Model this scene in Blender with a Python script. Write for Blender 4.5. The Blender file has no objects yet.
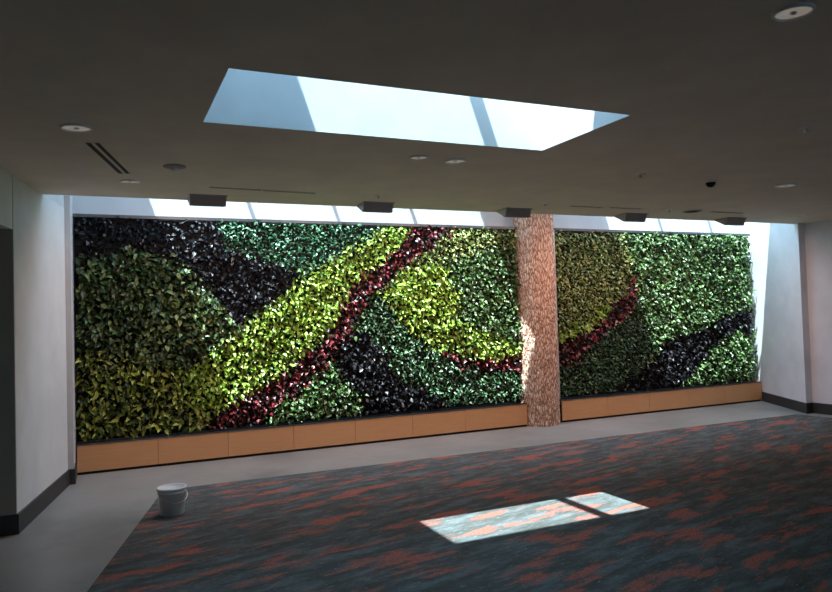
import bpy, math, random
from mathutils import Vector, Matrix, noise

# ------------------------------------------------------------------ camera, sky, sun, exposure
S = bpy.context.scene
COL = S.collection
H_EYE = 1.6
cam_d = bpy.data.cameras.new('camera'); cam = bpy.data.objects.new('camera', cam_d); COL.objects.link(cam)
r_ = Vector((0.9125536526, -0.4078612075, -0.0299176618))
u_ = Vector((0.0151255394, -0.0394450035, 0.9991072564))
f_ = Vector((0.4086771943, 0.9121914969, 0.0298265613))
M = Matrix.Identity(4)
for i in range(3):
    M[i][0] = r_[i]; M[i][1] = u_[i]; M[i][2] = -f_[i]
M[2][3] = H_EYE
cam.matrix_world = M
cam_d.sensor_width = 36; cam_d.lens = 692.2 * 36 / 832; cam_d.clip_start = 0.02
S.camera = cam

w = bpy.data.worlds.new('sky'); S.world = w; w.use_nodes = True
bg = w.node_tree.nodes['Background']
bg.inputs[0].default_value = (0.42, 0.71, 1.0, 1); bg.inputs[1].default_value = 4.8

SUNV = Vector((0.336, 0.229, -1.0)).normalized()
sd = bpy.data.lights.new('sun', 'SUN'); sun = bpy.data.objects.new('sun', sd); COL.objects.link(sun)
sd.energy = 11.0; sd.angle = math.radians(0.53); sd.color = (0.80, 0.95, 1.0)
sun.rotation_euler = SUNV.to_track_quat('-Z', 'Y').to_euler()
sun.location = (1, 3, 9)

S.view_settings.view_transform = 'Standard'; S.view_settings.look = 'None'
S.view_settings.gamma = 1; S.view_settings.use_curve_mapping = False
S.view_settings.exposure = 1.12
S.cycles.max_bounces = 10; S.cycles.diffuse_bounces = 6; S.cycles.transparent_max_bounces = 12
S.cycles.use_denoising = True
S.cycles.sample_clamp_indirect = 6
S.cycles.caustics_reflective = False; S.cycles.caustics_refractive = False

CZ = 2.82           # ceiling
RZ = 4.58           # roof glazing
EDGE = 7.13         # edge of the ceiling at the light slot
SKY = (0.555, 3.01, 3.36, 4.32)

def portal(x0, x1, y0, y1, z):
    l = bpy.data.lights.new('sky_portal', 'AREA'); l.shape = 'RECTANGLE'; l.size = x1 - x0; l.size_y = y1 - y0
    l.cycles.is_portal = True
    o = bpy.data.objects.new('sky_portal', l); COL.objects.link(o); o.location = ((x0 + x1) / 2, (y0 + y1) / 2, z)
pr = bpy.data.lights.new('rear_portal', 'AREA'); pr.shape = 'RECTANGLE'; pr.size = 1.6; pr.size_y = .7; pr.cycles.is_portal = True  # sky portal for the added rear opening
po = bpy.data.objects.new('rear_portal', pr); COL.objects.link(po); po.location = (5.8, -5.12, 1.55); po.rotation_euler = (math.radians(90), 0, 0)
portal(0.5, 3.05, 3.2, 4.35, RZ + .16)
portal(-0.09, 10.4, 7.44, 8.62, RZ + .16)

# ------------------------------------------------------------------ materials
class NT:
    def __init__(s, name):
        s.m = bpy.data.materials.new(name); s.m.use_nodes = True; s.t = s.m.node_tree
        s.p = s.t.nodes['Principled BSDF']; s.out = s.t.nodes['Material Output']
    def n(s, typ, **kw):
        nd = s.t.nodes.new(typ)
        for k, v in kw.items(): setattr(nd, k, v)
        return nd
    def l(s, a, b): s.t.links.new(a, b)
    def ramp(s, fac, stops, interp='LINEAR'):
        r = s.n('ShaderNodeValToRGB'); r.color_ramp.interpolation = interp
        e = r.color_ramp.elements
        while len(e) < len(stops): e.new(0.5)
        for k, (pos, c) in enumerate(stops):
            e[k].position = pos; e[k].color = (*c, 1) if len(c) == 3 else c
        s.l(fac, r.inputs[0]); return r.outputs[0]
    def coords(s, scale=(1, 1, 1), loc=(0, 0, 0), rot=0):
        g = s.n('ShaderNodeNewGeometry'); mp = s.n('ShaderNodeMapping')
        if rot:
            m0 = s.n('ShaderNodeMapping'); m0.inputs['Rotation'].default_value = (0, 0, rot); s.l(g.outputs['Position'], m0.inputs['Vector'])
            mp.inputs['Scale'].default_value = scale; mp.inputs['Location'].default_value = loc
            s.l(m0.outputs[0], mp.inputs['Vector']); return mp.outputs[0]
        mp.inputs['Scale'].default_value = scale; mp.inputs['Location'].default_value = loc
        s.l(g.outputs['Position'], mp.inputs['Vector']); return mp.outputs[0]
    def noise(s, vec, scale, detail=4, rough=.5):
        n = s.n('ShaderNodeTexNoise'); n.inputs['Scale'].default_value = scale
        n.inputs['Detail'].default_value = detail; n.inputs['Roughness'].default_value = rough
        s.l(vec, n.inputs['Vector']); return n.outputs['Fac']
    def bump(s, h, strength, dist=.01):
        b = s.n('ShaderNodeBump'); b.inputs['Strength'].default_value = strength; b.inputs['Distance'].default_value = dist
        s.l(h, b.inputs['Height']); s.l(b.outputs[0], s.p.inputs['Normal'])

def mat(name, col, rough=.6, metal=0, vary=.06, scale=3.0, bump=0, spec=.5):
    t = NT(name)
    v = t.noise(t.coords(), scale, 5)
    lo = tuple(c * (1 - vary) for c in col); hi = tuple(min(1, c * (1 + vary)) for c in col)
    t.l(t.ramp(v, [(.3, lo), (.7, hi)]), t.p.inputs['Base Color'])
    t.p.inputs['Roughness'].default_value = rough; t.p.inputs['Metallic'].default_value = metal
    t.p.inputs['Specular IOR Level'].default_value = spec
    if bump: t.bump(t.noise(t.coords(), 120, 3), bump, .003)
    return t.m

WHITE = mat('white_paint', (.56, .58, .59), .7, bump=.1)
WALL = mat('pale_wall_paint', (.70, .71, .70), .65, bump=.1)
COOL = mat('cool_white_paint', (.84, .85, .89), .65, bump=.1)
CEIL = mat('ceiling_paint', (.84, .73, .62), .85, bump=.05)
BASE = mat('charcoal_rubber', (.035, .037, .036), .5)
DARKGREY = mat('dark_grey_paint', (.22, .22, .21), .6)
FRAME = mat('dark_aluminium', (.12, .12, .125), .4, .6)
LTFRAME = mat('pale_aluminium', (.60, .60, .60), .4, .3)
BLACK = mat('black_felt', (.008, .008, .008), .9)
SLOT = mat('black_slot', (.012, .012, .012), .7)
METAL = mat('brushed_reflector', (.62, .62, .60), .28, .9)
PLATE = mat('off_white_plate', (.86, .85, .82), .5)
FIXT = mat('graphite_housing', (.40, .37, .345), .45, .2)
PLASTIC = mat('white_plastic', (.74, .77, .76), .4)
STEEL = mat('wire_steel', (.6, .6, .6), .3, 1)
SOIL = mat('dark_soil', (.02, .015, .012), .9)

def concrete():
    t = NT('polished_concrete')
    a = t.noise(t.coords(), .9, 6, .6); b = t.noise(t.coords(loc=(5, 2, 0)), 9, 6, .65)
    mx = t.n('ShaderNodeMath', operation='MULTIPLY_ADD'); t.l(b, mx.inputs[0]); mx.inputs[1].default_value = .45; 
    t.l(a, mx.inputs[2])
    t.l(t.ramp(mx.outputs[0], [(.45, (.16, .152, .138)), (.68, (.28, .26, .232)), (.95, (.36, .33, .30))]), t.p.inputs['Base Color'])
    t.l(t.ramp(b, [(.3, (.30,) * 3), (.7, (.45,) * 3)]), t.p.inputs['Roughness'])
    t.bump(t.noise(t.coords(), 60, 4), .05, .002)
    return t.m
CONC = concrete()

def carpet():
    t = NT('streaked_carpet')
    A = math.radians(-12)
    base = t.noise(t.coords((1.5, 5.5, 1), rot=A), 1.7, 6, .7)
    fleck = t.noise(t.coords((7, 34, 1), (2, 5, 0), rot=A), 1.6, 4, .7)
    fine = t.noise(t.coords((16, 50, 1), rot=A), 3, 3, .7)
    c0 = t.ramp(base, [(.32, (.058, .058, .050)), (.5, (.092, .094, .086)), (.60, (.125, .142, .143)), (.75, (.16, .185, .19))])
    fm = t.ramp(fleck, [(.60, (0, 0, 0)), (.66, (1, 1, 1))])
    mf = t.n('ShaderNodeMix', data_type='RGBA'); t.l(fm, mf.inputs['Factor']); t.l(c0, mf.inputs['A']); mf.inputs['B'].default_value = (.20, .235, .25, 1)
    rn = t.noise(t.coords((1.25, 4.4, 1), (3.1, 7.7, 0), rot=A), 1.35, 7, .66)
    rm = t.ramp(rn, [(.525, (0, 0, 0)), (.60, (1, 1, 1))])
    rc = t.ramp(fine, [(.3, (.22, .055, .04)), (.7, (.50, .17, .12))])
    mx = t.n('ShaderNodeMix', data_type='RGBA'); t.l(rm, mx.inputs['Factor']); t.l(mf.outputs['Result'], mx.inputs['A']); t.l(rc, mx.inputs['B'])
    m2 = t.n('ShaderNodeMix', data_type='RGBA', blend_type='MULTIPLY'); m2.inputs['Factor'].default_value = .6
    t.l(mx.outputs['Result'], m2.inputs['A']); t.l(t.ramp(fine, [(.3, (.6,) * 3), (.65, (1.15,) * 3)]), m2.inputs['B'])
    t.l(m2.outputs['Result'], t.p.inputs['Base Color'])
    t.p.inputs['Roughness'].default_value = .95; t.p.inputs['Specular IOR Level'].default_value = .15
    t.bump(t.noise(t.coords(), 260, 2), .4, .004)
    return t.m
CARPET = carpet()

def wood():
    t = NT('oak_veneer')
    g = t.noise(t.coords((1.2, 1, 26)), 3.5, 5, .6)
    t.l(t.ramp(g, [(.3, (.66, .34, .15)), (.7, (.72, .385, .18))]), t.p.inputs['Base Color'])
    t.p.inputs['Roughness'].default_value = .45
    return t.m
WOOD = wood()

def glass():
    t = NT('clear_glazing')
    t.t.nodes.remove(t.p)
    tr = t.n('ShaderNodeBsdfTransparent'); tr.inputs[0].default_value = (.93, .96, .97, 1)
    gl = t.n('ShaderNodeBsdfGlossy'); gl.inputs['Roughness'].default_value = .02
    fr = t.n('ShaderNodeFresnel'); fr.inputs[0].default_value = 1.3
    mx = t.n('ShaderNodeMixShader'); t.l(fr.outputs[0], mx.inputs[0]); t.l(tr.outputs[0], mx.inputs[1]); t.l(gl.outputs[0], mx.inputs[2])
    t.l(mx.outputs[0], t.out.inputs[0]); return t.m
GLASS = glass()

def bark():
    t = NT('carved_bark')
    v = t.n('ShaderNodeTexVoronoi', feature='DISTANCE_TO_EDGE'); v.inputs['Scale'].default_value = 1
    co = t.coords((36, 36, 9)); nz = t.n('ShaderNodeTexNoise'); nz.inputs['Scale'].default_value = .9; t.l(co, nz.inputs['Vector'])
    ad = t.n('ShaderNodeVectorMath', operation='ADD'); t.l(co, ad.inputs[0]); t.l(nz.outputs['Color'], ad.inputs[1])
    t.l(ad.outputs[0], v.inputs['Vector'])
    big = t.noise(t.coords((8, 8, 3)), 1.5, 4)
    a = t.ramp(v.outputs['Distance'], [(0.0, (.20, .095, .06)), (.08, (.58, .33, .22)), (.22, (.88, .66, .52))])
    b = t.ramp(big, [(.3, (.85, .78, .74)), (.7, (1, 1, 1))])
    m2 = t.n('ShaderNodeMix', data_type='RGBA', blend_type='MULTIPLY'); m2.inputs['Factor'].default_value = 1
    t.l(a, m2.inputs['A']); t.l(b, m2.inputs['B']); t.l(m2.outputs['Result'], t.p.inputs['Base Color'])
    t.p.inputs['Roughness'].default_value = .75
    t.bump(v.outputs['Distance'], .8, .03)
    return t.m
BARK = bark()

def leafmat(name, stops, rough=.4, spec=.5):
    t = NT(name)
    g = t.n('ShaderNodeNewGeometry')
    c = t.ramp(g.outputs['Random Per Island'], stops)
    b = t.noise(t.coords(), 2.2, 3)
    m2 = t.n('ShaderNodeMix', data_type='RGBA', blend_type='MULTIPLY'); m2.inputs['Factor'].default_value = 1
    t.l(c, m2.inputs['A']); t.l(t.ramp(b, [(.3, (.7,) * 3), (.7, (1.15,) * 3)]), m2.inputs['B'])
    t.l(m2.outputs['Result'], t.p.inputs['Base Color'])
    t.p.inputs['Roughness'].default_value = rough; t.p.inputs['Specular IOR Level'].default_value = spec
    tl = t.n('ShaderNodeBsdfTranslucent'); t.l(m2.outputs['Result'], tl.inputs[0])
    mx = t.n('ShaderNodeMixShader'); mx.inputs[0].default_value = .18
    t.l(t.p.outputs[0], mx.inputs[1]); t.l(tl.outputs[0], mx.inputs[2]); t.l(mx.outputs[0], t.out.inputs[0])
    return t.m
LEAF = {
    'purple': leafmat('purple_leaf', [(0, (.004, .004, .006)), (.78, (.010, .008, .011)), (.90, (.03, .028, .03)), (1, (.42, .42, .42))], .5, .22),  # palest stop paints sun glints as scattered light leaves
    'green': leafmat('green_leaf', [(0, (.022, .06, .012)), (.5, (.07, .145, .035)), (.80, (.15, .26, .08)), (1, (.46, .58, .32))]),
    'broad': leafmat('broad_green_leaf', [(0, (.015, .035, .008)), (.5, (.045, .085, .022)), (.80, (.12, .19, .05)), (1, (.36, .46, .20))]),
    'teal': leafmat('bluish_leaf', [(0, (.012, .06, .02)), (.5, (.04, .16, .065)), (.8, (.12, .30, .15)), (1, (.36, .55, .36))]),
    'deep': leafmat('deep_green_leaf', [(0, (.012, .045, .018)), (.6, (.04, .11, .035)), (.85, (.12, .23, .10)), (1, (.34, .46, .28))]),
    'lime': leafmat('lime_leaf', [(0, (.09, .18, .015)), (.45, (.27, .42, .04)), (1, (.62, .76, .18))]),
    'yolive': leafmat('yellow_olive_leaf', [(0, (.02, .045, .006)), (.4, (.10, .15, .02)), (1, (.58, .64, .12))]),
    'red': leafmat('crimson_leaf', [(0, (.010, .008, .006)), (.45, (.03, .010, .010)), (.6, (.22, .014, .025)), (.85, (.32, .045, .055)), (1, (.58, .34, .30))], .35),
    'variegated': leafmat('variegated_leaf', [(0, (.05, .09, .015)), (.45, (.22, .30, .06)), (1, (.68, .72, .32))]),
}

# ------------------------------------------------------------------ mesh helpers
class MB:
    def __init__(s): s.v = []; s.f = []
    def box(s, x0, x1, y0, y1, z0, z1):
        return s.prism([(x0, y0), (x1, y0), (x1, y1), (x0, y1)], z0, z1)
    def prism(s, pts, z0, z1):
        n = len(pts); a = sum(pts[i][0] * pts[(i + 1) % n][1] - pts[(i + 1) % n][0] * pts[i][1] for i in range(n))
        if a < 0: pts = pts[::-1]
        b = len(s.v)
        s.v += [(x, y, z0) for x, y in pts] + [(x, y, z1) for x, y in pts]
        s.f += [tuple(b + i for i in reversed(range(n))), tuple(b + n + i for i in range(n))]
        s.f += [(b + i, b + (i + 1) % n, b + n + (i + 1) % n, b + n + i) for i in range(n)]
        return s
    def lathe(s, prof, cx=0, cy=0, n=40, closed=False):
        b = len(s.v); m = len(prof)
        for r, z in prof:
            for k in range(n):
                a = 2 * math.pi * k / n; s.v.append((cx + r * math.cos(a), cy + r * math.sin(a), z))
        for j in range(m if closed else m - 1):
            j2 = (j + 1) % m
            for k in range(n):
                k2 = (k + 1) % n
                s.f.append((b + j * n + k, b + j * n + k2, b + j2 * n + k2, b + j2 * n + k))
        return s
    def tube(s, pts, r, n=8):
        b = len(s.v); P = [Vector(p) for p in pts]
        for i, p in enumerate(P):
            d = (P[min(i + 1, len(P) - 1)] - P[max(i - 1, 0)]).normalized()
            up = Vector((0, 0, 1)) if abs(d.z) < .9 else Vector((1, 0, 0))
            a = d.cross(up).normalized(); c = d.cross(a)
            for k in range(n):
                t = 2 * math.pi * k / n; s.v.append(tuple(p + (a * math.cos(t) + c * math.sin(t)) * r))
        for i in range(len(P) - 1):
            for k in range(n):
                s.f.append((b + i * n + k, b + i * n + (k + 1) % n, b + (i + 1) * n + (k + 1) % n, b + (i + 1) * n + k))
        s.f += [tuple(b + k for k in range(n)), tuple(b + (len(P) - 1) * n + k for k in reversed(range(n)))]
        return s
    def build(s, name, m, parent=None, smooth=False, loc=None, bevel=0, label=None):
        me = bpy.data.meshes.new(name); 
        L = Vector(loc) if loc else Vector((0, 0, 0))
        me.from_pydata([tuple(Vector(v) - L) for v in s.v], [], s.f); me.materials.append(m)
        if smooth:
            for p in me.polygons: p.use_smooth = True
        o = bpy.data.objects.new(name, me); COL.objects.link(o); o.location = L
        if parent:
            o.parent = parent; o.location = L
        if bevel:
            b = o.modifiers.new('bevel', 'BEVEL'); b.width = bevel; b.segments = 2; b.limit_method = 'ANGLE'
        if label: o['label'] = label
        return o

def struct(o): o['kind'] = 'structure'; return o
def tag(o, label, cat, group=None):
    o['label'] = label; o['category'] = cat
    if group: o['group'] = group
    return o
def empty(name, loc, rz=0):
    o = bpy.data.objects.new(name, None); COL.objects.link(o); o.location = loc; o.rotation_euler[2] = rz
    o.empty_display_size = .1; return o
def copy_tree(o, parent=None):
    c = o.copy(); COL.objects.link(c); c.parent = parent
    for ch in list(o.children): copy_tree(ch, c)
    return c

# ------------------------------------------------------------------ the room
LW0, LW1 = (-.66, 6.27), (-.38, 7.90)                      # near and far end of the left wall face
X0, X1, Y0, Y1 = -4.0, 13.0, -5.0, 8.62
struct(MB().box(X0, X1, Y0, 9.1, -.12, 0).build('floor', CONC))
cp = MB().prism([(-2.50, -4.95), (.475, 7.13), (9.20, 7.03), (9.33, 6.0), (9.5, -4.95)], 0, .009).build('carpet', CARPET)
tag(cp, 'dark charcoal carpet with broken red and blue-grey streaks covering most of the floor', 'carpet')

def frame_slab(mb, X, Y, hole, z0, z1):
    (a, b), (c, d) = X, Y; x0, x1, y0, y1 = hole
    mb.box(a, x0, c, d, z0, z1); mb.box(x1, b, c, d, z0, z1); mb.box(x0, x1, c, y0, z0, z1); mb.box(x0, x1, y1, d, z0, z1)
c = MB()
# ceiling slab, one ring around the skylight opening
x0, x1, y0, y1 = SKY
for (zz, rev) in ((CZ, True), (CZ + .1, False)):
    b = len(c.v)
    c.v += [(X0, Y0, zz), (X1, Y0, zz), (X1, EDGE, zz), (X0, EDGE, zz), (x0, y0, zz), (x1, y0, zz), (x1, y1, zz), (x0, y1, zz)]
    for q in [(0, 1, 5, 4), (1, 2, 6, 5), (2, 3, 7, 6), (3, 0, 4, 7)]:
        q = tuple(b + k for k in q); c.f.append(q[::-1] if rev else q)
for q in [(0, 1), (1, 2), (2, 3), (3, 0)]: c.f.append((q[0], q[1], q[1] + 8, q[0] + 8))
for q in [(5, 4), (6, 5), (7, 6), (4, 7)]: c.f.append((q[0], q[1], q[1] + 8, q[0] + 8))
co = struct(c.build('ceiling', CEIL)); co.data.materials.append(WHITE)
for p in list(co.data.polygons)[-4:]: p.material_index = 1

# light wells above the ceiling
T = .06
m = MB()
m.box(x0 - T, x0, y0 - .09 - T, y1 + T, CZ + .1, RZ); m.box(x1, x1 + T, y0 - .09 - T, y1 + T, CZ + .1, RZ)
m.box(x0, x1, y0 - .09 - T, y0 - .09, CZ + .1, RZ); m.box(x0, x1, y1, y1 + T, CZ + .1, RZ)
struct(m.build('wall_skylight_shaft', WHITE))
m = MB().box(-1.2, 11, EDGE - .1, EDGE, CZ + .1, RZ)
struct(m.build('wall_slot', WHITE))
# roof with its glazed openings
GX0, GX1, GY0, GY1 = .61, 3.01, 3.285, 4.32
m = MB()
m.box(x0 - .1, max(GX0, x0 - .02), y0 - .1, y1 + .1, RZ, RZ + .12); m.box(GX1, x1 + .1, y0 - .1, y1 + .1, RZ, RZ + .12)
m.box(GX0, GX1, y0 - .1, GY0, RZ, RZ + .12); m.box(GX0, GX1, GY1, y1 + .1, RZ, RZ + .12)
SG0, SG1 = 7.44, 8.62
m.box(-1.4, 11.2, EDGE - .15, SG0, RZ, RZ + .12); m.box(-1.4, 11.2, SG1, 9.1, RZ, RZ + .12)
m.box(-1.4, -.09, SG0, SG1, RZ, RZ + .12); m.box(10.9, 11.2, SG0, SG1, RZ, RZ + .12)
struct(m.build('ceiling_roof_deck', WHITE))

def glazed(name, x0, x1, y0, y1, bars, bw):
    e = struct(empty(name, ((x0 + x1) / 2, (y0 + y1) / 2, RZ)))
    L = e.location
    def b(mb, nm, mt):
        o = mb.build(nm, mt); 
        for v in o.data.vertices: v.co -= L
        o.parent = e; return o
    t = .012
    fr = MB(); z0, z1 = RZ + .12, RZ + .18
    fr.box(x0 - .05, x0, y0 - .05, y1 + .05, z0, z1); fr.box(x1, x1 + .05, y0 - .05, y1 + .05, z0, z1)
    fr.box(x0, x1, y0 - .05, y0, z0, z1); fr.box(x0, x1, y1, y1 + .05, z0, z1)
    b(fr, 'window_frame', FRAME)
    for bx in bars: b(MB().box(bx - bw / 2, bx + bw / 2, y0, y1, RZ, RZ + .12), 'mullion', FRAME)
    b(MB().box(x0, x1, y0, y1, RZ + .13, RZ + .142), 'pane', GLASS)
glazed('window_1', GX0, GX1, GY0, GY1, [1.96], .075)
glazed('window_2', -.09, 10.9, SG0, SG1, [1.1, 2.2, 3.3, 4.4, 5.5, 6.6, 7.7, 8.8], .012)
# unseen opaque panel added to shade the middle of the slot glazing
m = MB().box(4.15, 6.28, 7.05, 8.75, 5.45, 5.5)
for px_, py_ in ((4.2, 7.1), (6.23, 7.1), (4.2, 8.7), (6.23, 8.7)): m.box(px_ - .03, px_ + .03, py_ - .03, py_ + .03, RZ + .12, 5.45)
struct(m.build('added_shade_panel', FRAME))

# back wall behind the planting
struct(MB().box(-.6, 10.9, Y1, Y1 + .2, 0, RZ).build('wall_back', WHITE))
# left wall: a thick pier with an opening this side of it, and a header over the opening
dx, dy = LW1[0] - LW0[0], LW1[1] - LW0[1]
k = (Y1 - LW1[1]) / dy
pl = MB().prism([LW0, LW1, (LW1[0], Y1), (-2.2, Y1), (-2.2, LW0[1])], 0, CZ)
wl = struct(pl.build('wall_left', WALL))
struct(MB().prism([(LW1[0] - .175, EDGE), LW1, (LW1[0], Y1), (-1.2, Y1), (-1.2, EDGE)], CZ, RZ).build('wall_left_upper', WHITE))
e = (LW0[0] - dx * 2.6, LW0[1] - dy * 2.6)
hd = MB().prism([(LW0[0] - .004, LW0[1] - .006), e, (e[0] - .5, e[1]), (LW0[0] - .5, LW0[1] - .006)], 2.385, CZ)
struct(hd.build('wall_header', WALL))
struct(MB().box(LW1[0], -.325, 7.93, Y1, 0, RZ).build('trim_1', WHITE))
bb = MB().prism([(LW0[0] - .0, LW0[1] - .014), (LW0[0] + .014, LW0[1] - .014), (LW1[0] + .014, LW1[1] + .0), (LW1[0] + .014, 7.916), (-.311, 7.916), (-.311, 8.3), (-.325, 8.3), (-.325, 7.93), (LW1[0], 7.93), LW1, LW0], 0, .155)
struct(bb.build('baseboard_left', BASE))
struct(MB().box(-2.2, LW0[0] - .003, LW0[1] - .010, LW0[1], .155, CZ - .001).build('reveal_shade_panel', mat('reveal_shade_taupe', (.36, .33, .28), .6)))  # dark facing added; the reveal's shade is put into its colour
struct(MB().box(-2.2, LW0[0], LW0[1] - .014, LW0[1], 0, .155).build('baseboard_opening', BASE))
# far outer walls, behind and beside the camera
struct(MB().box(X0 - .1, X0, Y0, Y1, 0, CZ).build('wall_far_left', WALL))
m = MB(); m.box(X0, 5, Y0 - .1, Y0, 0, CZ); m.box(6.6, X1, Y0 - .1, Y0, 0, CZ); m.box(5, 6.6, Y0 - .1, Y0, 0, 1.2); m.box(5, 6.6, Y0 - .1, Y0, 1.9, CZ)
struct(m.build('wall_rear', WALL))
struct(MB().box(5, 6.6, Y0 - .06, Y0 - .05, 1.2, 1.9).build('added_rear_window', GLASS))  # unseen window added to lift the room's ambient light
struct(MB().box(X0, -2.2, 6.27, 6.4, 0, CZ).build('wall_corridor', WALL))
# right: angled return wall beside the planting, then the side wall
RA, RB, RC = (9.39, 7.02), (10.12, 8.36), (10.26, Y1)
struct(MB().prism([RA, RB, RC, (10.9, Y1), (10.9, 7.02)], 0, RZ).build('wall_return', COOL))
struct(MB().prism([(9.53, 7.02), (9.58, 6.0), (9.85, Y0), (10.4, Y0), (10.4, 7.02)], 0, CZ).build('wall_right', COOL))
n1 = Vector((RA[1] - RB[1], RB[0] - RA[0])).normalized() * .014
m = MB().prism([RA, RB, (RB[0] + n1.x, RB[1] + n1.y), (RA[0] + n1.x, RA[1] - .014), (9.52, 7.006), (9.52, 7.02)], 0, .155)
struct(m.build('baseboard_return', BASE))
struct(MB().prism([(9.516, 7.006), (9.53, 7.006), (9.58, 6.0), (9.85, Y0), (9.836, Y0), (9.566, 6.0)], 0, .155).build('baseboard_right', BASE))

# ------------------------------------------------------------------ bark column
CX, CY, CR = 5.70, 8.47, .288
cb = MB(); NA, NZ = 220, 620; HZ = RZ
for j in range(NZ + 1):
    z = HZ * j / NZ
    for i in range(NA):
        a = 2 * math.pi * i / NA; ca, sa = math.cos(a), math.sin(a)
        p = Vector((ca * CR / .034, sa * CR / .034, z / .125))
        p += noise.noise_vector(p * .7) * .55
        d = noise.voronoi(p)[0]
        e_ = min(1, (d[1] - d[0]) / .35)
        r = CR - .012 + .014 * e_ + .004 * noise.noise(Vector((ca * 2, sa * 2, z * .9)))
        cb.v.append((CX + r * ca, CY + r * sa, z))
for j in range(NZ):
    for i in range(NA):
        i2 = (i + 1) % NA
        cb.f.append((j * NA + i, j * NA + i2, (j + 1) * NA + i2, (j + 1) * NA + i))
col = cb.build('column', BARK, smooth=True)
tag(col, 'round column clad in pinkish brown carved bark relief standing against the planted wall', 'column')

# ------------------------------------------------------------------ planters
def planter(xa, xb, joints, label):
    e = empty('planter_box', ((xa + xb) / 2, 8.45, 0)); L = e.location.copy()
    def b(mb, nm, mt, **kw):
        o = mb.build(nm, mt, **kw)
        for v in o.data.vertices: v.co -= L
        o.parent = e; return o
    xs = [xa] + joints + [xb]
    for p, q in zip(xs, xs[1:]):
        b(MB().box(p + .002, q - .002, 8.36, 8.38, .03, .318), 'panel', WOOD)
    b(MB().box(xa, xb, 8.381, 8.60, .0, .27), 'planter_body', SOIL)
    b(MB().box(xa, xb, 8.352, 8.385, .318, .330), 'rim', FRAME)
    if xb > 9: b(MB().box(xb, xb + .012, 8.36, 8.6, .03, .33), 'end_panel', WOOD)
    tag(e, label, 'planter')
planter(-.312, 5.415, [.51, 1.28, 2.06, 2.85, 3.64, 4.42], 'long low wooden planter box left of the bark column, under the planted wall')
planter(6.015, 10.085, [6.85, 7.65, 8.45, 9.25], 'shorter low wooden planter box right of the bark column, under the planted wall')

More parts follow.
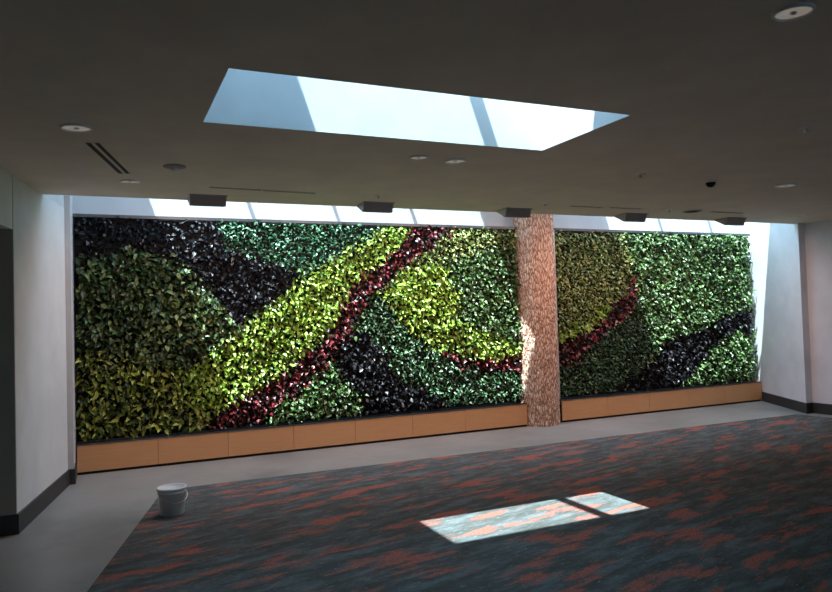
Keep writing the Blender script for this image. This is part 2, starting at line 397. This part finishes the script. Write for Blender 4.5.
# ------------------------------------------------------------------ living walls
REG = [
    ('broad', [(-.4, 2.44), (.79, 2.46), (1.73, 1.64), (.99, 1.11), (.24, 1.19), (-.4, 1.33)], 'broad mid-green leaves at the left end'),
    ('purple', [(-.4,2.94),(1.17,3.00),(1.29,2.52),(1.62,2.39),(2.08,2.30),(2.12,2.13),(1.87,1.88),(1.61,1.64),(1.46,1.62),(1.23,1.84),(1.10,2.04),(.82,2.27),(.69,2.41),(.18,2.50),(-.12,2.36),(-.4,2.36)], 'near-black purple leaves sweeping down from the top left corner'),
    ('teal', [(1.17,3.00),(3.28,3.08),(3.27,2.78),(2.99,2.59),(2.60,2.38),(2.28,2.20),(2.07,2.27),(1.62,2.39),(1.29,2.52)], 'bluish green fine leaves along the top edge'),
    ('lime', [(.24,1.21),(.99,1.12),(1.20,1.34),(1.46,1.53),(1.73,1.71),(1.95,1.93),(2.21,2.15),(2.60,2.35),(2.96,2.57),(3.30,2.75),(3.52,3.09),(3.96,3.11),(3.58,2.56),(3.21,2.25),(2.89,1.97),(2.74,1.69),(2.47,1.37),(2.21,1.08),(1.81,.91),(1.47,.76),(1.15,.55),(.86,.34),(.5,.7),(.3,1.0)], 'lime yellow leaves rising diagonally to the top edge'),
    ('yolive', [(-.4,1.36),(-.07,1.27),(.24,1.21),(.55,1.17),(.75,1.0),(.7,.75),(1.15,.55),(.86,.2),(-.4,.1)], 'yellow-green large leaves in the lower left corner'),
    ('red', [(3.81,3.10),(4.46,3.13),(4.40,2.78),(3.92,2.47),(3.51,2.20),(3.24,1.94),(3.04,1.60),(2.82,1.33),(2.38,.90),(2.17,.71),(1.86,.59),(1.55,.25),(.92,.2),(1.15,.55),(1.47,.76),(1.87,.90),(2.23,1.10),(2.51,1.37),(2.65,1.64),(2.89,1.97),(3.03,2.12),(3.39,2.45),(3.73,2.73)], 'crimson leaves in a narrow diagonal band'),
    ('variegated', [(4.46,3.13),(5.54,3.17),(5.51,2.55),(5.11,2.56),(4.63,2.45),(4.16,2.38),(3.83,2.30),(3.51,2.20),(3.92,2.47),(4.40,2.78)], 'pale variegated leaves at the top beside the column'),
    ('lime', [(3.27,1.86),(3.51,2.16),(3.83,2.32),(4.23,2.32),(4.46,1.84),(4.36,1.59),(4.75,1.36),(5.5,1.15),(5.5,.96),(4.44,1.06),(3.97,1.21),(3.74,1.44),(3.53,1.59)], 'lime leaves in a rounded patch inside the red bands'),
    ('deep', [(3.04,1.60),(3.16,1.89),(3.28,1.88),(3.53,1.59),(3.74,1.44),(3.97,1.21),(4.43,1.01),(5.5,.76),(5.5,.08),(3.93,.08),(3.77,.65),(3.45,.88),(3.24,1.25),(2.98,1.45)], 'deep green small leaves low beside the column'),
    ('purple', [(2.61,1.15),(2.84,1.33),(3.04,1.45),(3.24,1.25),(3.45,.88),(3.77,.65),(4.20,.47),(4.23,.12),(3.05,.16),(3.01,.56),(2.70,.88)], 'near-black purple leaves in the low middle patch'),
    ('red', [(4.16,1.12),(4.45,1.11),(4.54,1.01),(5.5,1.01),(5.5,.73),(4.96,.78),(4.57,.88),(4.26,1.00)], 'crimson leaves in a short band running to the column'),
    ('variegated', [(5.8,3.18),(7.34,3.24),(7.39,2.69),(7.53,2.32),(7.31,1.90),(6.95,1.60),(6.45,1.37),(5.91,1.16),(5.8,1.16)], 'pale yellowish variegated leaves right of the column'),
    ('lime', [(5.8,1.26),(6.36,1.41),(6.84,1.65),(7.07,1.78),(6.98,1.49),(6.45,1.24),(5.8,1.06)], 'lime leaves in a thin strip above the red curve'),
    ('red', [(7.42,2.13),(7.57,2.01),(7.49,1.59),(7.19,1.36),(6.60,1.04),(6.30,.79),(5.8,.71),(5.82,1.10),(6.45,1.27),(6.95,1.51),(7.27,1.85)], 'crimson leaves in a curve rising from the column'),
    ('deep', [(7.50,1.63),(7.78,1.38),(7.86,.85),(7.20,.41),(6.76,-.04),(5.77,.05),(5.80,.74),(6.30,.79),(6.60,1.05),(7.19,1.38)], 'deep green small leaves low right of the column'),
    ('purple', [(9.87,1.53),(10.63,1.60),(10.60,1.29),(9.38,1.11),(8.94,.80),(8.55,.42),(7.95,.17),(6.96,.17),(7.14,.45),(7.81,.81),(8.03,1.00),(8.52,1.19),(9.10,1.33)], 'near-black purple leaves in a band rising to the right end'),
]
GREENS = ['mid-green leaves filling the rest of the left wall', 'bright green leaves over the right half of the right wall']
def inside(x, z, P):
    r = False; j = len(P) - 1
    for i in range(len(P)):
        if (P[i][1] > z) != (P[j][1] > z) and x < (P[j][0] - P[i][0]) * (z - P[i][1]) / (P[j][1] - P[i][1]) + P[i][0]: r = not r
        j = i
    return r
PARM = {  # length, width, spread, droop
    'purple': (.058, .046, .9, .4), 'green': (.066, .040, .9, .35), 'broad': (.082, .052, .9, .5), 'teal': (.050, .030, 1.1, .2),
    'deep': (.052, .032, 1.0, .3), 'lime': (.070, .040, .9, .35), 'yolive': (.080, .042, 1.0, .4), 'red': (.056, .046, .9, .5), 'variegated': (.056, .030, 1.0, .35)}
rng = random.Random(7)
def leaf(mb, x, y, z, kind):
    ln, wd, sp, dr = PARM[kind]
    s = rng.uniform(.7, 1.25); ln *= s; wd *= s
    d = Vector((rng.gauss(0, .55) * sp, -rng.uniform(.25, 1.0), rng.gauss(-dr * .8, .5))).normalized()
    # upper face towards the light above and the room
    up = Vector((rng.gauss(0, .55), -rng.uniform(.0, 1.1), rng.uniform(.1, 1.0)))
    side = d.cross(up)
    if side.length < 1e-3: return
    side.normalize(); n = side.cross(d)
    p = Vector((x, y, z)); b = len(mb.v); cup = .18 * wd; bend = -.22 * ln
    def pt(t, w, h): return tuple(p + d * (t * ln) + side * (w * wd) + n * h)
    mb.v += [pt(0, 0, 0), pt(.3, -.42, cup), pt(.3, 0, 0), pt(.3, .42, cup), pt(.68, -.36, cup + bend * .35), pt(.68, 0, bend * .35), pt(.68, .36, cup + bend * .35), pt(1, 0, bend)]
    mb.f += [(b, b + 2, b + 1), (b, b + 3, b + 2), (b + 1, b + 2, b + 5, b + 4), (b + 2, b + 3, b + 6, b + 5), (b + 4, b + 5, b + 7), (b + 5, b + 6, b + 7)]

def living_wall(xa, xb, label, gi):
    e = empty('living_wall', ((xa + xb) / 2, 8.5, .3)); L = e.location.copy()
    def b(mb, nm, mt, **kw):
        o = mb.build(nm, mt, **kw)
        for v in o.data.vertices: v.co -= L
        o.parent = e; return o
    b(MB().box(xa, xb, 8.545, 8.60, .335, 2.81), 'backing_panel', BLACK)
    fr = MB().box(xa - .01, xb + .01, 8.47, 8.61, 2.815, 2.85)
    b(fr, 'top_rail', FRAME)
    if gi == 1:
        b(MB().box(xa - .01, xa + .012, 8.44, 8.54, .335, 2.815), 'side_rail', LTFRAME)
    bins = {}
    step = .038
    nx = int((xb - xa) / step); nz = int((2.83 - .39) / step)
    for i in range(nx):
        for j in range(nz):
            for lay in (0, 1):
                x = xa + (i + rng.random()) * step; z = .375 + (j + rng.random()) * step
                if z > 2.81 or x > xb - .02 or x < xa + .02: continue
                q = Vector((x * 1.9, z * 1.9, 3.3)); ox = noise.noise(q) * .07 + noise.noise(q * 3) * .05
                oz = noise.noise(q + Vector((9, 4, 1))) * .07 + noise.noise(q * 3.3) * .05
                idx = -1; jx = rng.gauss(0, .03); jz = rng.gauss(0, .03)
                for k, (kd, P, lb) in enumerate(REG):
                    if inside(x + ox + jx, z + oz + jz, P): idx = k
                kind = REG[idx][0] if idx >= 0 else 'green'
                if kind in ('purple', 'broad', 'yolive', 'red') and rng.random() < .25: continue
                if kind == 'red' and rng.random() < .25: kind = 'red'
                bulge = noise.noise(Vector((x * 5, z * 5, 0))) * .03 + noise.noise(Vector((x * 12, z * 12, 5))) * .02
                y = 8.515 - bulge * 1.3 - lay * .05 + rng.uniform(-.025, .025)
                mb = bins.setdefault(idx, MB())
                leaf(mb, x, y, z, kind)
    for idx in sorted(bins):
        if len(bins[idx].v) < 8 * 30: continue
        kind = REG[idx][0] if idx >= 0 else 'green'
        lb = REG[idx][2] if idx >= 0 else GREENS[gi]
        b(bins[idx], 'foliage', LEAF[kind], label=lb)
    tag(e, label, 'living wall')
living_wall(-.312, 5.43, 'long living wall of purple, lime, red and green leaf bands left of the column', 0)
living_wall(6.035, 10.11, 'shorter living wall of variegated, red and green leaves right of the column', 1)

# ------------------------------------------------------------------ wall-wash fixtures along the slot
PINK = (1.0, .62, .50)
def make_fixture():
    e = empty('wall_washer', (0, 0, CZ))
    # wedge housing: vertical front towards the room, lens facing the wall
    w2 = .168
    prof = [(-.335, 0), (-.295, -.098), (-.27, -.10), (-.09, -.012), (-.09, 0)]
    mb = MB(); n = len(prof)
    mb.v = [(-w2, y, z) for y, z in prof] + [(w2, y, z) for y, z in prof]
    mb.f = [tuple(range(n)), tuple(reversed(range(n, 2 * n)))] + [(i, i + n, (i + 1) % n + n, (i + 1) % n) for i in range(n)]
    mb.build('housing', FIXT, e, bevel=.004)
    ln = MB(); ln.v = [(-w2 + .02, -.258, -.096), (w2 - .02, -.258, -.096), (w2 - .02, -.105, -.0215), (-w2 + .02, -.105, -.0215)]
    ln.v += [(x, y, z - .004) for x, y, z in ln.v]
    ln.f = [(0, 1, 2, 3), (7, 6, 5, 4), (0, 4, 5, 1), (1, 5, 6, 2), (2, 6, 7, 3), (3, 7, 4, 0)]
    ln.build('lens', PLATE, e)
    tr = MB().box(-w2 - .012, w2 + .012, -.345, -.333, -.008, 0); tr.build('flange', FIXT, e)
    return e
GF = 'wall wash lights along the ceiling edge'
fx = [(.905, 'grey wedge-shaped ceiling wall washer nearest the left wall'),
      (2.645, 'grey wedge-shaped ceiling wall washer above the red diagonal of leaves'),
      (4.385, 'grey wedge-shaped ceiling wall washer just left of the bark column'),
      (6.126, 'grey wedge-shaped ceiling wall washer just right of the bark column'),
      (7.877, 'grey wedge-shaped ceiling wall washer nearest the right wall')]
f0 = make_fixture()
for k, (x, lb) in enumerate(fx):
    o = f0 if k == 0 else copy_tree(f0)
    o.location = (x, 7.12, CZ); tag(o, lb, 'light fixture', GF)
    l = bpy.data.lights.new('wall_washer_lamp', 'AREA'); l.shape = 'RECTANGLE'; l.size = .28; l.size_y = .12; l.energy = 8; l.color = PINK
    lo = bpy.data.objects.new('wall_washer_lamp', l); COL.objects.link(lo)
    lo.location = (x, 6.96, CZ - .095); lo.rotation_euler = (math.radians(32), 0, 0)

# ------------------------------------------------------------------ downlights and ceiling devices
def lens_with_glow():
    t = NT('frosted_lens_added_glow'); t.p.inputs['Base Color'].default_value = (.8, .77, .7, 1); t.p.inputs['Roughness'].default_value = .5
    t.p.inputs['Emission Color'].default_value = (1, .9, .76, 1); t.p.inputs['Emission Strength'].default_value = .075  # low emission added to lift the unlit lenses to a pale tone
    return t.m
LENS = lens_with_glow()
def make_downlight(r):
    e = empty('downlight', (0, 0, CZ))
    MB().lathe([(r, 0), (r * .97, -.013), (r * .86, -.013), (r * .84, -.002), (r * .84, 0)], n=40).build('trim_ring', PLATE, e, True)
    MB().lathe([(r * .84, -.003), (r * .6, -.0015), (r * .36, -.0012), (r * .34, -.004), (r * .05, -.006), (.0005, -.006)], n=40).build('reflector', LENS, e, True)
    MB().lathe([(r * .17, -.005), (r * .14, -.012), (.0005, -.013)], n=24).build('lamp', PLATE, e, True)
    return e
GD = 'round downlights in the ceiling'
dls = [(-.15, 4.67, .095, 'round downlight with pale lens at far left of the ceiling, beside the double slot'),
       (.20, 6.30, .08, 'small round downlight near the left wall, behind the double slot'),
       (2.62, 1.935, .082, 'large round downlight cut by the top right of the picture'),
       (2.53, 4.81, .085, 'round downlight with bright rim just beyond the skylight'),
       (2.20, 4.78, .075, 'faint round downlight left of the brighter one beyond the skylight'),
       (6.31, 4.83, .10, 'round downlight at right, nearer than the right wall washer'),
       (8.55, 6.35, .09, 'small round downlight near the right wall')]
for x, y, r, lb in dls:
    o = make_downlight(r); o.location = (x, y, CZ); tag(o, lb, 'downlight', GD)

e = empty('smoke_detector', (.50, 5.61, CZ))
MB().lathe([(.085, 0), (.085, -.008), (.06, -.012), (.02, -.014), (.0005, -.014)], n=32).build('base_plate', mat('taupe_plate', (.42, .38, .33), .6), e, True)
MB().lathe([(.028, -.012), (.028, -.03), (.018, -.036), (.0005, -.036)], n=24).build('sensor_head', PLATE, e, True)
tag(e, 'flat round detector with small raised centre left of the skylight', 'detector')
e = empty('ceiling_camera', (5.33, 4.88, CZ))
MB().lathe([(.055, 0), (.055, -.012), (.048, -.016)], n=32).build('base_ring', PLATE, e, True)
MB().lathe([(.046, -.012), (.042, -.035), (.026, -.055), (.0005, -.062)], n=32).build('dome', BLACK, e, True)
tag(e, 'small dark dome camera on the right side of the ceiling', 'camera')

def make_sprinkler(r):
    e = empty('sprinkler_head', (0, 0, CZ))
    MB().lathe([(r, 0), (r, -.004), (r * .5, -.010), (r * .3, -.010)], n=28).build('escutcheon', PLATE, e, True)
    MB().lathe([(r * .28, -.008), (r * .26, -.026), (r * .45, -.030), (r * .45, -.033), (.0005, -.033)], n=20).build('deflector', METAL, e, True)
    return e
GS = 'sprinkler heads in the ceiling'
for x, y, r, lb in [(2.49, 6.40, .035, 'tiny sprinkler head above the second wall washer'),
                    (4.48, 6.40, .045, 'sprinkler head on the ceiling just before the bark column'),
                    (4.40, 4.81, .050, 'small sprinkler plate between the skylight and the dome camera'),
                    (4.41, 3.20, .040, 'small sprinkler plate at right, level with the skylight end'),
                    (6.34, 6.46, .045, 'small sprinkler head beside the round vent')]:
    o = make_sprinkler(r); o.location = (x, y, CZ); tag(o, lb, 'sprinkler', GS)
e = empty('round_vent', (6.72, 6.46, CZ))
MB().lathe([(.12, 0), (.12, -.006), (.10, -.012), (.095, -.004)], n=36).build('vent_rim', FIXT, e, True)
MB().lathe([(.095, -.004), (.07, -.010), (.065, -.002), (.04, -.010), (.035, -.002), (.0005, -.008)], n=36).build('vent_cone', SLOT, e, True)
tag(e, 'dark round air vent near the far right ceiling edge', 'vent')

def slot_diffuser(cx, cy, ln, rz, gaps, label, lit=None):
    e = empty('slot_diffuser', (cx, cy, CZ), rz)
    for k, off in enumerate(gaps):
        w_ = .016 if len(gaps) > 1 else .026
        m = MB(); m.box(-ln / 2, ln / 2, off - w_, off + w_, -.0035, 0); m.build('slot', SLOT, e)
    m = MB()
    lo, hi = min(gaps) - .022, max(gaps) + .022
    m.box(-ln / 2 - .012, ln / 2 + .012, lo - .004, lo + .008, -.005, 0); m.box(-ln / 2 - .012, ln / 2 + .012, hi - .008, hi + .004, -.005, 0)
    m.box(-ln / 2 - .012, -ln / 2, lo, hi, -.005, 0); m.box(ln / 2, ln / 2 + .012, lo, hi, -.005, 0)
    m.build('slot_frame', CEIL, e)
    tag(e, label, 'air diffuser', 'linear slot diffusers in the ceiling')
ang = math.atan2(5.98 - 5.02, .15 + .07)
slot_diffuser(.04, 5.50, .98, ang, [-.03, .03], 'double black slot diffuser at the left, running towards the planted wall')
slot_diffuser(1.10, 6.41, .46, .05, [0], 'left piece of the thin slot diffuser near the first wall washer')
slot_diffuser(1.60, 6.44, .50, .05, [0], 'right piece of the thin slot diffuser between the first two wall washers')
slot_diffuser(5.12, 6.50, .45, 0, [0], 'thin slot diffuser just right of the bark column')
slot_diffuser(5.68, 6.48, .45, 0, [0], 'thin slot diffuser nearest the wall washer right of the column')
slot_diffuser(7.30, 6.45, .55, 0, [0], 'thin slot diffuser beside the right wall washer')

# ------------------------------------------------------------------ bucket
BX, BY, BZ = .480, 6.215, .009
e = empty('bucket', (BX, BY, BZ))
MB().lathe([(.0005, 0), (.108, 0), (.112, .006), (.124, .205), (.134, .207), (.134, .213), (.125, .215), (.127, .236), (.133, .238), (.133, .25), (.124, .25), (.121, .215), (.108, .01), (.0005, .008)], n=56).build('pail', PLASTIC, e, True)
MB().lathe([(.0005, .244), (.118, .244), (.120, .254), (.138, .256), (.140, .238), (.136, .236), (.134, .25)], n=56).build('lid', PLASTIC, e, True)
hd = MB(); pts = []
for k in range(25):
    t = math.pi * k / 24
    pts.append((.139 * math.cos(t), -.139 * math.sin(t) * .98 - .004, .208 - .085 * math.sin(t)))
hd.tube(pts, .0042).build('handle', PLASTIC, e, True)
MB().lathe([(.012, -.0), (.012, .014), (.0005, .016)], n=16).build('lug', PLASTIC, e, True).location = (.128, 0, .2)
e.rotation_euler[2] = math.radians(20); e.scale = (.875,) * 3
tag(e, 'white plastic lidded bucket standing on the carpet corner at left', 'bucket')
